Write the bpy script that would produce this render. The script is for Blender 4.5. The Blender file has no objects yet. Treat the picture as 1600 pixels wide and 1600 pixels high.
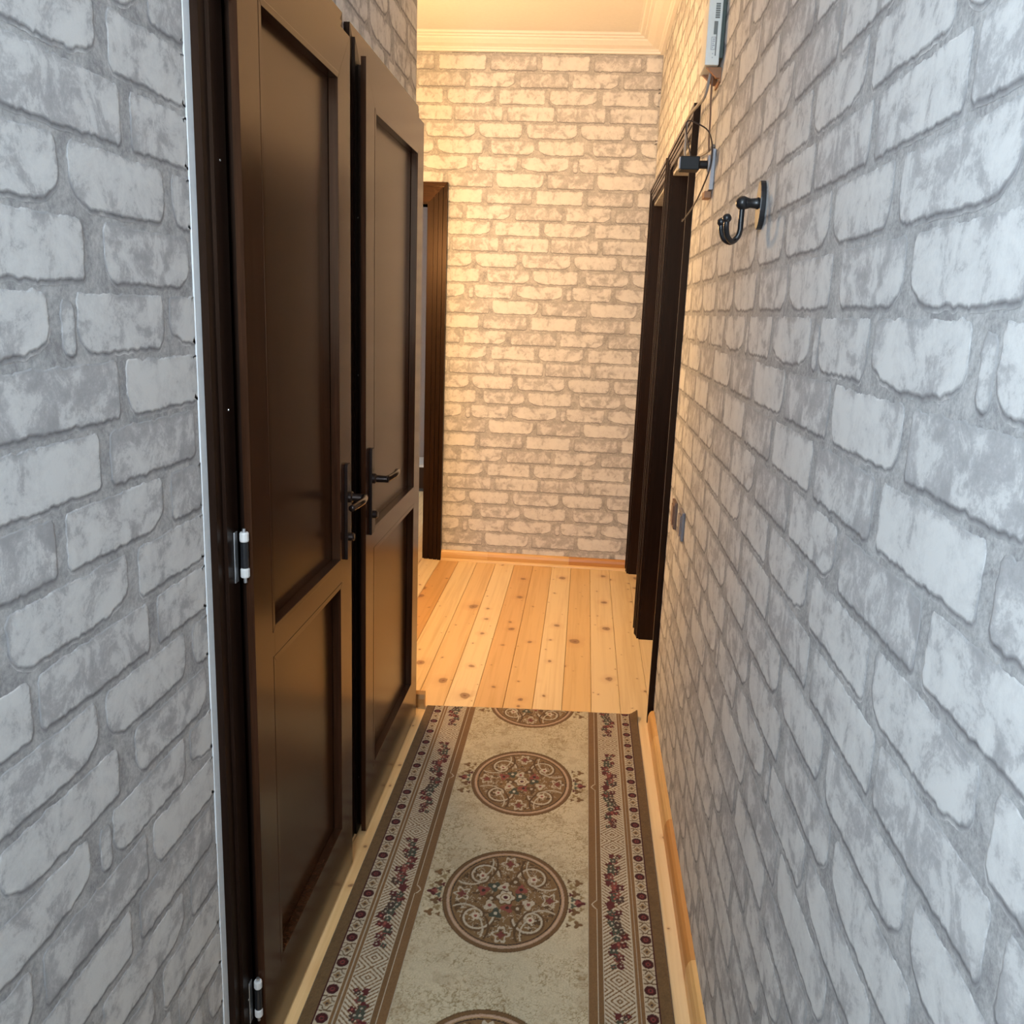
import bpy, bmesh, math, random
import numpy as np
from mathutils import Vector, Matrix
random.seed(7); RNG = np.random.default_rng(7)
S = bpy.context.scene
C = S.collection

# ------------------------------------------------------------------ camera
cd = bpy.data.cameras.new('camera'); cam = bpy.data.objects.new('camera', cd); C.objects.link(cam)
YAW, PITCH, ROLL, H = 0.07494, -0.22368, 0.03809, 1.4187
fw = Vector((-math.sin(YAW)*math.cos(PITCH), math.cos(YAW)*math.cos(PITCH), math.sin(PITCH)))
rt = Vector((math.cos(YAW), math.sin(YAW), 0)); up = rt.cross(fw)
r2 = rt*math.cos(ROLL) + up*math.sin(ROLL); u2 = up*math.cos(ROLL) - rt*math.sin(ROLL)
M = Matrix((r2, u2, -fw)).transposed().to_4x4(); M.translation = Vector((0, 0, H))
cam.matrix_world = M
cd.sensor_width = 36.0; cd.lens = 36.0*1381.0/1600.0; cd.clip_start = .02
S.camera = cam

# ------------------------------------------------------------------ world, daylight, exposure
W = bpy.data.worlds.new('world'); S.world = W; W.use_nodes = True
bg = W.node_tree.nodes['Background']; bg.inputs[0].default_value = (.72, .87, 1.0, 1); bg.inputs[1].default_value = 29.0
S.view_settings.view_transform = 'Standard'; S.view_settings.look = 'None'
S.view_settings.exposure = 0.0; S.view_settings.gamma = 1.0; S.view_settings.use_curve_mapping = False
LAMP_POWER = 178.0                      # radiance of the hall lamp's glass globe
WIN = (-.56, -.08, 1.20, 2.66)           # the window at the corridor's near end: x0, x1, z0, z1
YN = -.45                              # the corridor's near end
pl = bpy.data.lights.new('window_portal', 'AREA'); pl.shape = 'RECTANGLE'; pl.size = WIN[1]-WIN[0]; pl.size_y = WIN[3]-WIN[2]
pl.cycles.is_portal = True
po = bpy.data.objects.new('window_portal', pl); C.objects.link(po)
po.location = ((WIN[0]+WIN[1])/2, YN-.11, (WIN[2]+WIN[3])/2); po.rotation_euler = (math.radians(90), 0, 0)

# ------------------------------------------------------------------ constants of the place
XL, XR, D, ZC = -.575, .311, 4.896, 2.77      # left wall, right wall, far wall, ceiling
YC = 2.965                                    # where the left wall ends
XH = -1.95                                    # left end of the far hall
WT = .13                                     # wall thickness

# ------------------------------------------------------------------ materials
def mat(name):
    m = bpy.data.materials.new(name); m.use_nodes = True
    nt = m.node_tree; b = nt.nodes['Principled BSDF']
    return m, nt, b
def nd(nt, t, **kw):
    n = nt.nodes.new(t)
    for k, v in kw.items(): setattr(n, k, v)
    return n
def ramp(nt, stops):
    r = nd(nt, 'ShaderNodeValToRGB'); e = r.color_ramp.elements
    while len(e) < len(stops): e.new(.5)
    for i, (p, c) in enumerate(stops):
        e[i].position = p; e[i].color = (*c, 1) if len(c) == 3 else c
    return r
def mixc(nt, a, b, f, blend='MIX'):
    m = nd(nt, 'ShaderNodeMix', data_type='RGBA', blend_type=blend)
    for s, v in ((m.inputs[0], f), (m.inputs[6], a), (m.inputs[7], b)):
        if hasattr(v, 'is_output'): nt.links.new(v, s)
        elif isinstance(v, (int, float)): s.default_value = v
        else: s.default_value = (*v, 1)
    return m.outputs[2]
def math_(nt, op, a, b=None, c=None):
    m = nd(nt, 'ShaderNodeMath', operation=op)
    for i, v in enumerate((a, b, c)):
        if v is None: continue
        if hasattr(v, 'is_output'): nt.links.new(v, m.inputs[i])
        else: m.inputs[i].default_value = v
    return m.outputs[0]
def coords(nt, scale=(1, 1, 1), rnd=0):
    t = nd(nt, 'ShaderNodeTexCoord'); mp = nd(nt, 'ShaderNodeMapping'); mp.inputs['Scale'].default_value = scale
    nt.links.new(t.outputs['Object'], mp.inputs[0])
    if rnd:
        oi = nd(nt, 'ShaderNodeObjectInfo'); cx = nd(nt, 'ShaderNodeCombineXYZ')
        for i, k in enumerate((rnd, rnd*.37, rnd*1.71)):
            nt.links.new(math_(nt, 'MULTIPLY', oi.outputs['Random'], k), cx.inputs[i])
        nt.links.new(cx.outputs[0], mp.inputs['Location'])
    return mp.outputs[0]
def noise(nt, vec, scale, detail=4, rough=.55, dist=0):
    n = nd(nt, 'ShaderNodeTexNoise'); n.inputs['Scale'].default_value = scale; n.inputs['Detail'].default_value = detail
    n.inputs['Roughness'].default_value = rough; n.inputs['Distortion'].default_value = dist
    nt.links.new(vec, n.inputs['Vector']); return n.outputs['Fac']
def bump(nt, b, h, strength, dist=.002):
    n = nd(nt, 'ShaderNodeBump'); n.inputs['Strength'].default_value = strength; n.inputs['Distance'].default_value = dist
    nt.links.new(h, n.inputs['Height']); nt.links.new(n.outputs[0], b.inputs['Normal'])

def plain(name, col, rough=.5, metal=0, spec=.5, var=.06, scale=60):
    m, nt, b = mat(name); v = coords(nt)
    n = noise(nt, v, scale, 4)
    r = ramp(nt, [(.3, tuple(c*(1-var) for c in col)), (.7, tuple(min(1, c*(1+var)) for c in col))])
    nt.links.new(n, r.inputs[0]); nt.links.new(r.outputs[0], b.inputs['Base Color'])
    b.inputs['Roughness'].default_value = rough; b.inputs['Metallic'].default_value = metal; b.inputs['Specular IOR Level'].default_value = spec
    return m

def brick_material():
    m, nt, b = mat('brick_face'); v = coords(nt)
    at = nd(nt, 'ShaderNodeAttribute', attribute_name='tone')
    ch = nd(nt, 'ShaderNodeSeparateColor'); nt.links.new(at.outputs['Color'], ch.inputs[0])
    tone, low, inner = ch.outputs[0], ch.outputs[1], ch.outputs[2]
    big = math_(nt, 'MULTIPLY_ADD', noise(nt, v, 17, 7, .66, .55), 1.7, -.35); mid = noise(nt, v, 80, 6, .72, .6); fine = noise(nt, v, 300, 5, .75)
    f = math_(nt, 'MULTIPLY_ADD', mid, .55, math_(nt, 'MULTIPLY_ADD', fine, .30, big))          # mean about .79
    f = math_(nt, 'ADD', f, math_(nt, 'MULTIPLY_ADD', inner, .24, math_(nt, 'MULTIPLY_ADD', tone, 1.1, -.60)))
    r = ramp(nt, [(.22, (.38, .375, .38)), (.42, (.455, .45, .455)), (.50, (.53, .525, .525)), (.58, (.625, .62, .615)), (.80, (.70, .695, .685))])
    nt.links.new(f, r.inputs[0])
    col = mixc(nt, r.outputs[0], (.135, .132, .14), math_(nt, 'MULTIPLY', low, math_(nt, 'MULTIPLY_ADD', mid, 1.5, -.05)))  # printed shadow under each brick, painted into the colour
    nt.links.new(col, b.inputs['Base Color'])
    b.inputs['Roughness'].default_value = .85; b.inputs['Specular IOR Level'].default_value = .2
    bump(nt, b, math_(nt, 'ADD', fine, mid), .18, .0012)
    return m
def mortar_material():
    m, nt, b = mat('brick_mortar'); v = coords(nt)
    big = noise(nt, v, 22, 6, .68, .8); fine = noise(nt, v, 170, 6, .8)
    r = ramp(nt, [(.42, (.29, .285, .29)), (.525, (.42, .415, .415)), (.62, (.54, .535, .53))])
    nt.links.new(math_(nt, 'MULTIPLY_ADD', fine, .5, math_(nt, 'MULTIPLY', big, .55)), r.inputs[0])
    nt.links.new(r.outputs[0], b.inputs['Base Color'])
    b.inputs['Roughness'].default_value = .9; b.inputs['Specular IOR Level'].default_value = .2
    bump(nt, b, fine, .3, .0012)
    return m
def darkwood(name, axis, base=(.032, .0118, .0054), rough=.15, spec=.42):
    m, nt, b = mat(name)
    sc = {'z': (90, 90, 3.2), 'y': (90, 3.2, 90), 'x': (3.2, 90, 90)}[axis]
    v = coords(nt, sc); g = noise(nt, v, 1.0, 6, .65, .3)
    v2 = coords(nt, tuple(s*4.5 for s in sc)); g2 = noise(nt, v2, 1.0, 3, .6)
    k = math_(nt, 'MULTIPLY_ADD', g2, .45, g)
    r = ramp(nt, [(.45, tuple(c*.55 for c in base)), (.72, base), (.95, tuple(c*1.5 for c in base))])
    nt.links.new(k, r.inputs[0]); nt.links.new(r.outputs[0], b.inputs['Base Color'])
    b.inputs['Roughness'].default_value = rough; b.inputs['Specular IOR Level'].default_value = spec; b.inputs['Specular Tint'].default_value = (1, .68, .46, 1)
    bump(nt, b, k, .05, .0005)
    return m
def pine(name, along='y', knots=True):
    m, nt, b = mat(name)
    sc = (55, 1.6, 55) if along == 'y' else (1.6, 55, 55)
    v = coords(nt, sc, 37.0); g = noise(nt, v, 1.0, 5, .6, .5)
    v3 = coords(nt, tuple(s*.28 for s in sc), 19.0); g3 = noise(nt, v3, 1.0, 3, .5, .6)
    oi = nd(nt, 'ShaderNodeObjectInfo')
    r = ramp(nt, [(.3, (.80, .72, .58)), (.55, (1, 1, 1)), (.8, (1.0, .98, .92))])
    nt.links.new(math_(nt, 'MULTIPLY_ADD', g, .55, math_(nt, 'MULTIPLY', g3, .5)), r.inputs[0])
    col = mixc(nt, oi.outputs['Color'], r.outputs[0], 1.0, 'MULTIPLY')
    if knots:
        vk = coords(nt, (1, .80, 1), 53.0)
        nz = nd(nt, 'ShaderNodeTexVoronoi', voronoi_dimensions='2D'); nz.inputs['Scale'].default_value = 8.5; nz.inputs['Randomness'].default_value = 1
        wv = nd(nt, 'ShaderNodeVectorMath', operation='MULTIPLY_ADD'); nn = nd(nt, 'ShaderNodeTexNoise'); nn.inputs['Scale'].default_value = 26
        nt.links.new(vk, nn.inputs['Vector']); nt.links.new(nn.outputs['Color'], wv.inputs[0]); wv.inputs[1].default_value = (.022, .022, 0); nt.links.new(vk, wv.inputs[2])
        nt.links.new(wv.outputs[0], nz.inputs['Vector'])
        sep = nd(nt, 'ShaderNodeSeparateColor'); nt.links.new(nz.outputs['Color'], sep.inputs[0])
        rad = math_(nt, 'MULTIPLY_ADD', math_(nt, 'POWER', sep.outputs[0], 4.5), .26, .028)
        q = math_(nt, 'DIVIDE', nz.outputs['Distance'], rad)
        kr = ramp(nt, [(.0, (.95, .95, .95)), (.35, (.55, .55, .55)), (.62, (.62, .62, .62)), (.74, (.12, .12, .12)), (1.0, (0, 0, 0))])
        nt.links.new(q, kr.inputs[0])
        halo = ramp(nt, [(.0, (.35, .35, .35)), (1.0, (0, 0, 0))]); nt.links.new(math_(nt, 'MULTIPLY', q, .42), halo.inputs[0])
        col = mixc(nt, col, (.50, .20, .06), halo.outputs[0])
        col = mixc(nt, col, (.16, .045, .012), kr.outputs[0])
    nt.links.new(col, b.inputs['Base Color'])
    b.inputs['Roughness'].default_value = .36; b.inputs['Specular IOR Level'].default_value = .45
    bump(nt, b, g, .06, .0008)
    return m

BRICK = brick_material(); MORTAR = mortar_material()
WZ = darkwood('dark_wood_upright', 'z', rough=.19); WY = darkwood('dark_wood_level', 'y', rough=.19); WX = darkwood('dark_wood_cross', 'x')
WPAN = darkwood('dark_wood_panel', 'z', (.033, .0125, .0058), .23)
CASE = darkwood('dark_casing', 'z', (.013, .0062, .0042), .34, .18)
PINE = pine('pine_floor'); PINES = pine('pine_skirting', 'y', False); PINEX = pine('pine_skirting_cross', 'x', False)
WHITE = plain('white_paint', (.80, .78, .74), .55, var=.02)
PLASTER = plain('plain_plaster', (.62, .60, .57), .8, var=.04)
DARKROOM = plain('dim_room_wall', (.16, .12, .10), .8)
BLACK = plain('black_metal', (.012, .012, .014), .33, 0, .5)
BRONZE = plain('dark_bronze', (.030, .018, .014), .25, .6)
ZINC = plain('zinc_plated_steel', (.55, .56, .58), .38, .9)
NYLON = plain('pale_nylon', (.62, .60, .58), .5)
GREYP = plain('grey_plastic', (.42, .42, .45), .45)
SWITCHM = plain('switch_plastic', (.20, .18, .19), .35)
SWITCHB = plain('brown_switch_plastic', (.15, .085, .06), .4)
MODEMM = plain('white_plastic', (.70, .72, .69), .4, var=.03)
VENT = plain('vent_grey', (.16, .17, .16), .5)
GREEND = plain('dark_green', (.05, .07, .06), .5)
COPPER = plain('reddish_brown_wood', (.30, .13, .05), .5)
BROWNC = plain('brown_cable', (.16, .085, .05), .5)
BLACKC = plain('black_cable', (.035, .022, .02), .45)
GREYC = plain('grey_cable', (.30, .28, .26), .5)
ADAPT = plain('black_plastic', (.010, .011, .013), .5, 0, .3)
CAULK = plain('white_sealant', (.74, .76, .78), .5, var=.04)
SCREW = plain('nail_head', (.6, .58, .55), .3, .8)

# ------------------------------------------------------------------ mesh helpers
class MB:
    def __init__(s): s.v = []; s.f = []
    def add(s, vs, fs):
        o = len(s.v); s.v += [tuple(x) for x in vs]; s.f += [tuple(i+o for i in f) for f in fs]; return s
    def box(s, x0, x1, y0, y1, z0, z1):
        v = [(x, y, z) for x in (x0, x1) for y in (y0, y1) for z in (z0, z1)]
        return s.add(v, [(0,1,3,2), (4,6,7,5), (0,4,5,1), (2,3,7,6), (0,2,6,4), (1,5,7,3)])
    def prism(s, poly, axis, a0, a1):
        # poly in the two other axes (order y,z / x,z / x,y), extruded along axis
        n = len(poly); vs = []
        for a in (a0, a1):
            for p, q in poly:
                vs.append({'x': (a, p, q), 'y': (p, a, q), 'z': (p, q, a)}[axis])
        fs = [tuple(range(n))[::-1], tuple(range(n, 2*n))] + [(i, (i+1) % n, n+(i+1) % n, n+i) for i in range(n)]
        return s.add(vs, fs)
    def tube(s, pts, r, seg=8, closed=False):
        pts = [Vector(p) for p in pts]; n = len(pts); rs = r if isinstance(r, (list, tuple)) else [r]*n
        t0 = (pts[1]-pts[0]).normalized(); ref = Vector((0, 0, 1)) if abs(t0.z) < .9 else Vector((1, 0, 0))
        nrm = t0.cross(ref).normalized(); vs = []
        for i, p in enumerate(pts):
            t = (pts[min(i+1, n-1)]-pts[max(i-1, 0)]).normalized()
            nrm = (nrm - t*nrm.dot(t)).normalized(); bn = t.cross(nrm)
            for k in range(seg):
                a = 2*math.pi*k/seg; vs.append(p+(nrm*math.cos(a)+bn*math.sin(a))*rs[i])
        fs = [(i*seg+k, i*seg+(k+1) % seg, (i+1)*seg+(k+1) % seg, (i+1)*seg+k) for i in range(n-1) for k in range(seg)]
        fs += [tuple(range(seg))[::-1], tuple(range((n-1)*seg, n*seg))]
        return s.add(vs, fs)
    def ball(s, c, r, u=14, v=9):
        pr = [(r*math.sin(math.pi*i/v), -r*math.cos(math.pi*i/v)) for i in range(v+1)]
        return s.lathe(c, pr, 'z', u)
    def lathe(s, c, prof, axis='z', seg=16):
        vs = []; n = len(prof)
        for rr, h in prof:
            rr = max(rr, 1e-5)
            for k in range(seg):
                a = 2*math.pi*k/seg; p, q = rr*math.cos(a), rr*math.sin(a)
                d = {'z': (p, q, h), 'x': (h, p, q), 'y': (q, h, p)}[axis]
                vs.append((c[0]+d[0], c[1]+d[1], c[2]+d[2]))
        fs = [(i*seg+k, i*seg+(k+1) % seg, (i+1)*seg+(k+1) % seg, (i+1)*seg+k) for i in range(n-1) for k in range(seg)]
        fs += [tuple(range(seg))[::-1], tuple(range((n-1)*seg, n*seg))]
        return s.add(vs, fs)
    def build(s, name, m, parent=None, org=(0, 0, 0), bevel=0, smooth=False):
        if parent is not None: org = parent.get('_org', org)
        me = bpy.data.meshes.new(name)
        me.from_pydata([(x-org[0], y-org[1], z-org[2]) for x, y, z in s.v], [], s.f)
        bm = bmesh.new(); bm.from_mesh(me)
        bmesh.ops.recalc_face_normals(bm, faces=bm.faces)
        if bevel:
            eds = [e for e in bm.edges if len(e.link_faces) == 2 and e.calc_face_angle(0) > .6]
            bmesh.ops.bevel(bm, geom=eds, offset=bevel, segments=2, affect='EDGES', profile=.6, clamp_overlap=True)
        bm.to_mesh(me); bm.free()
        if smooth: me.polygons.foreach_set('use_smooth', [True]*len(me.polygons))
        me.materials.append(m)
        o = bpy.data.objects.new(name, me); C.objects.link(o)
        o['_org'] = list(org)
        if parent is not None: o.parent = parent
        else: o.location = org
        return o
def smooth_path(pts, n=6):
    P = [Vector(p) for p in pts]; out = []
    for i in range(len(P)-1):
        p0, p1, p2, p3 = P[max(i-1, 0)], P[i], P[i+1], P[min(i+2, len(P)-1)]
        for k in range(n):
            t = k/n; out.append(.5*((2*p1)+(-p0+p2)*t+(2*p0-5*p1+4*p2-p3)*t*t+(-p0+3*p1-3*p2+p3)*t**3))
    out.append(P[-1]); return out
def tag(o, label=None, cat=None, group=None, kind=None):
    for k, v in (('label', label), ('category', cat), ('group', group), ('kind', kind)):
        if v: o[k] = v
    return o
def thing(name, org, label=None, cat=None, group=None, kind=None):
    o = bpy.data.objects.new(name, None); C.objects.link(o); o.location = org; o['_org'] = list(org)
    o.empty_display_size = .05
    return tag(o, label, cat, group, kind)

# ------------------------------------------------------------------ the shell: walls in brick-print wallpaper with recessed joints
wl = MB()
wl.box(XL-WT, XL, YN, 1.36, 0, ZC)
wl.box(XL-WT, XL, 1.36, 2.90, 1.985, ZC)
wl.box(XL-WT, XL, 2.02, 2.135, 0, 1.985)
wl.box(XL-WT, XL, 2.90, YC, 0, ZC)
wall_left = tag(wl.build('wall_left', MORTAR), 'left corridor wall of grey and white brick-print wallpaper', None, None, 'structure')
wr = MB()
wr.box(XR, XR+WT, YN, 3.02, 0, ZC)
wr.box(XR, XR+WT, 3.02, D, 1.97, ZC)
wr.box(XR, XR+WT, 3.80, 4.0, 0, 1.97)
wr.box(XR, XR+WT, 4.82, D, 0, 1.97)
wall_right = tag(wr.build('wall_right', MORTAR), 'right corridor wall of grey and white brick-print wallpaper', None, None, 'structure')
wf = MB()
wf.box(XH, -1.67, D, D+WT, 0, ZC); wf.box(-1.67, -.873, D, D+WT, 1.955, ZC); wf.box(-.873, XR+WT, D, D+WT, 0, ZC)
wall_far = tag(wf.build('wall_far', MORTAR), 'far wall of cream and grey brick-print wallpaper in warm light', None, None, 'structure')
tag(MB().box(XH-.1, XH, YC-.1, D+WT, 0, ZC).build('wall_hall', PLASTER), None, None, None, 'structure')
tag(MB().box(XH, XL-WT, YC-.1, YC, 0, ZC).build('wall_hall_near', PLASTER), None, None, None, 'structure')
nw = MB()
nw.box(XL-WT, WIN[0], YN-.1, YN, 0, ZC); nw.box(WIN[1], XR+WT, YN-.1, YN, 0, ZC)
nw.box(WIN[0], WIN[1], YN-.1, YN, 0, WIN[2]); nw.box(WIN[0], WIN[1], YN-.1, YN, WIN[3], ZC)
tag(nw.build('wall_near', PLASTER), None, None, None, 'structure')
fr = MB(); x0, x1, z0, z1 = WIN
fr.box(x0, x0+.04, YN-.08, YN-.03, z0, z1); fr.box(x1-.04, x1, YN-.08, YN-.03, z0, z1)
fr.box(x0+.04, x1-.04, YN-.08, YN-.03, z0, z0+.04); fr.box(x0+.04, x1-.04, YN-.08, YN-.03, z1-.04, z1)
tag(fr.build('window_1', WHITE), None, None, None, 'structure')
# dim rooms beyond the doorways
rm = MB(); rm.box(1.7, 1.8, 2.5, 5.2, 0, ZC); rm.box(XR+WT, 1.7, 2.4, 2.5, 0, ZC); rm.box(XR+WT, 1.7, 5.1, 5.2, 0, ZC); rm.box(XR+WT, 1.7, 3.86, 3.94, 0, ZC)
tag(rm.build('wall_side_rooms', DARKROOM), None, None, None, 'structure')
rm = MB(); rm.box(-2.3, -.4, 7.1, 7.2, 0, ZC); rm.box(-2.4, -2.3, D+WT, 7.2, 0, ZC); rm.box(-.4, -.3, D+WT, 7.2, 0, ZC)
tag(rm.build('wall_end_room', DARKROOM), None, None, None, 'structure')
tag(MB().box(-2.4, 1.8, YN-.1, 7.2, ZC, ZC+.1).build('ceiling', WHITE), None, None, None, 'structure')
floor = tag(MB().box(-2.4, 1.8, YN-.1, 7.2, -.12, -.0135).build('floor', plain('subfloor', (.12, .08, .05), .8)), 'floor of pale knotty pine boards', None, None, 'structure')

# ------------------------------------------------------------------ floor boards, each a part of the floor
def plank_mesh(y0, y1, w):
    mb = MB(); c = .0016; t = .0135
    mb.prism([(0, -t), (w, -t), (w, -c), (w-c, 0), (c, 0), (0, -c)], 'y', y0, y1)
    me = bpy.data.meshes.new('floor_board'); me.from_pydata(mb.v, [], mb.f)
    bm = bmesh.new(); bm.from_mesh(me); bmesh.ops.recalc_face_normals(bm, faces=bm.faces); bm.to_mesh(me); bm.free()
    me.materials.append(PINE); return me
PW = .108
pm_long = plank_mesh(-1.0, 5.02, PW-.0012); pm_far = plank_mesh(5.02, 7.1, PW-.0012)
PAL = [(.86, .65, .37), (.84, .62, .335), (.87, .67, .40), (.83, .60, .32)]
DK = {-3: (.66, .37, .13), -5: (.69, .40, .145), -4: (.80, .55, .26), 0: (.71, .42, .155), -1: (.80, .54, .25), -2: (.77, .50, .215), 1: (.79, .53, .235), -6: (.80, .56, .27), -7: (.70, .42, .16)}
DK = {-4: (.74, .46, .20), -3: (.77, .50, .225), -1: (.78, .52, .235), -6: (.80, .54, .26), -8: (.68, .39, .15)}
k0 = math.ceil((-2.3-.093)/PW)
for k in range(k0, 15):
    x = .093 + PW*k
    if x + PW > 1.7: break
    for me in ((pm_long,) if x > -.45 else (pm_long, pm_far)):
        if me is pm_long and x < XH-.05: continue
        o = bpy.data.objects.new('floor_board', me); C.objects.link(o); o.parent = floor; o.location = (x, 0, RNG.uniform(-.0003, .0003))
        c = DK.get(k, PAL[RNG.integers(4)]); o.color = (*c, 1)

# ------------------------------------------------------------------ bricks of the wallpaper print, slightly raised, each a part of its wall
TU, TV, RP = .53, .6504, .0813
ROWS = {  # along the course: (start, end, tone, lower-left cut, lower-right cut) in units of the repeat
 1: [(0, .458, .10, 0, 0), (.503, .955, -.09, 0, 0)],
 2: [(.305, .745, .06, 0, .25), (.795, 1.265, -.12, 0, 0)],
 3: [(.085, .545, .07, .15, .35), (.60, 1.045, .05, 0, 0)],
 4: [(.166, .635, -.02, 0, 0), (.682, 1.14, .06, 0, 0)],
 5: [(.412, .833, .03, .2, .1), (.879, 1.372, .02, .1, .2)],
 6: [(.53, .96, -.02, .1, .2), (1.0, 1.448, .07, .3, 0)],
 7: [(.345, .395, -.14, 0, 0), (.405, .80, .06, .15, .1), (.834, 1.30, .07, .4, .35)],
 8: [(.594, 1.062, .10, .1, .15), (.102, .56, -.10, 0, 0)],
}
def h1(i, seed):
    x = math.sin(i*127.1+seed*311.7)*43758.5453; return 2*(x-math.floor(x))-1
def fbm1(t, seed, octs=4):      # ragged one-dimensional noise for the brick arrises
    a, o, f = 1.0, 0.0, 1.3
    for k in range(octs):
        q = t*f; i = math.floor(q); w = q-i; w = w*w*(3-2*w)
        o += a*(h1(i, seed+k*1.7)*(1-w)+h1(i+1, seed+k*1.7)*w); a *= .6; f *= 2.13
    return o/1.4
BRICKS = []
for r, lst in ROWS.items():
    v0 = (7-r)*RP                               # bottom of this course within the tile (course 7 is zero)
    for i, (a, b, tone, cl, cr) in enumerate(lst):
        u0, u1 = a*TU, b*TU; h = .0685 if r != 7 or i else .060
        n = 40; pts = []
        per = 2*((u1-u0)+h); w = u1-u0
        ns = max(10, int(w/.0045)); nh = 12; seed = r*3.7+i*1.9
        rad = min(.007, w*.3)
        def corner(pu, pv):   # rounded corner pull, plus the big cuts at the lower corners
            dx0, dx1 = pu-u0, u1-pu; dy0, dy1 = pv-v0, v0+h-pv
            return pu, pv
        loop = [(u0+w*k/ns, 'b') for k in range(ns)]
        poly = []
        def edge_v(u):       # lower edge profile with the lower-corner cuts
            t = (u-u0)/w; e = 0
            if cl and t < cl: e += (1-t/cl)**2*.021
            if cr and 1-t < cr: e += (1-(1-t)/cr)**2*.018
            e += max(0, 1-(u-u0)/rad)**2*.007+max(0, 1-(u1-u)/rad)**2*.007
            return v0+e+.0020*fbm1(u*55, seed)+.0009*fbm1(u*190, seed+5)*(1+fbm1(u*31, seed+8))
        def top_v(u):
            e = max(0, 1-(u-u0)/rad)**2*.008+max(0, 1-(u1-u)/rad)**2*.008
            return v0+h-e+.0020*fbm1(u*45, seed+2)+.0011*fbm1(u*200, seed+3)
        for k in range(ns+1): u = u0+w*k/ns; poly.append((u, edge_v(u)))
        a1, b1 = poly[-1][1], top_v(u1)
        for k in range(1, nh): v = a1+(b1-a1)*k/nh; poly.append((u1+0.0016*fbm1(v*90, seed+4), v))
        for k in range(ns+1): u = u1-w*k/ns; poly.append((u, top_v(u)))
        a1, b1 = top_v(u0), poly[0][1]
        for k in range(1, nh): v = a1+(b1-a1)*k/nh; poly.append((u0+0.0016*fbm1(v*90, seed+6), v))
        BRICKS.append((poly, tone, r))
RELIEF = .0006
def clip(poly, keep):       # keep = (axis, sign, value): keep sign*(p[axis]-value) >= 0
    ax, sg, val = keep; out = []
    for i in range(len(poly)):
        p, q = poly[i], poly[(i+1) % len(poly)]
        dp, dq = sg*(p[ax]-val), sg*(q[ax]-val)
        if dp >= 0: out.append(p)
        if dp*dq < 0:
            t = dp/(dp-dq); out.append(tuple(p[j]+(q[j]-p[j])*t for j in (0, 1)))
    return out
def brick_mesh(poly, tone):
    # rings from the wall inwards: the print's lower shadow line, painted dark, the chipped arris, the flat face
    n = len(poly)
    area = sum(poly[i][0]*poly[(i+1) % n][1]-poly[(i+1) % n][0]*poly[i][1] for i in range(n))
    if area < 0: poly = poly[::-1]
    def normals(k):
        out = []
        for i in range(n):
            a, b = poly[i-k], poly[(i+k) % n]; dx, dy = b[0]-a[0], b[1]-a[1]; L = math.hypot(dx, dy) or 1
            out.append((dy/L, -dx/L))
        return out
    n1, n5 = normals(1), normals(3 if n > 24 else 1)
    us, vs_ = [p[0] for p in poly], [p[1] for p in poly]
    deep = min(.009, .3*min(max(us)-min(us), max(vs_)-min(vs_)))
    vs, col = [], []
    for ring in range(5):
        for i, ((u, v), (nx, ny), (mx, my)) in enumerate(zip(poly, n1, n5)):
            w = max(0, -my); sd = .35*max(0, abs(mx)-.5)
            if ring == 0: q = (u+mx*(.0006+.0042*w), -.0001, v+my*(.0006+.0050*w)); g, k = 0, .0
            elif ring == 1: q = (u+mx*.0004, -.0002, v+my*(.0004+.0006*w)); g, k = w+sd, .0
            elif ring == 2: q = (u-nx*.0012, -RELIEF*.85, v-ny*.0012); g, k = .42*w+.5*sd, .25
            elif ring == 3: q = (u-nx*.0030, -RELIEF, v-ny*.0030); g, k = 0, .55+.2*w
            else: q = (u-mx*deep, -RELIEF, v-my*deep); g, k = 0, 1
            vs.append(q); col.append((tone, g, k, 1))
    fs = []
    for ring in range(4):
        o = ring*n; fs += [(o+i, o+n+i, o+n+(i+1) % n, o+(i+1) % n) for i in range(n)]
    fs.append(tuple(range(4*n, 5*n))[::-1])
    me = bpy.data.meshes.new('brick'); me.from_pydata(vs, [], fs)
    bm = bmesh.new(); bm.from_mesh(me); bmesh.ops.recalc_face_normals(bm, faces=bm.faces)
    bmesh.ops.triangulate(bm, faces=[f for f in bm.faces if len(f.verts) > 4]); bm.to_mesh(me); bm.free()
    if sum(p.normal.y*p.area for p in me.polygons) > 0: me.flip_normals()
    at = me.color_attributes.new('tone', 'FLOAT_COLOR', 'POINT')
    at.data.foreach_set('color', np.array(col, np.float32).ravel())
    me.materials.append(BRICK); return me
FULL = [brick_mesh(p, t) for p, t, r in BRICKS]

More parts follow.
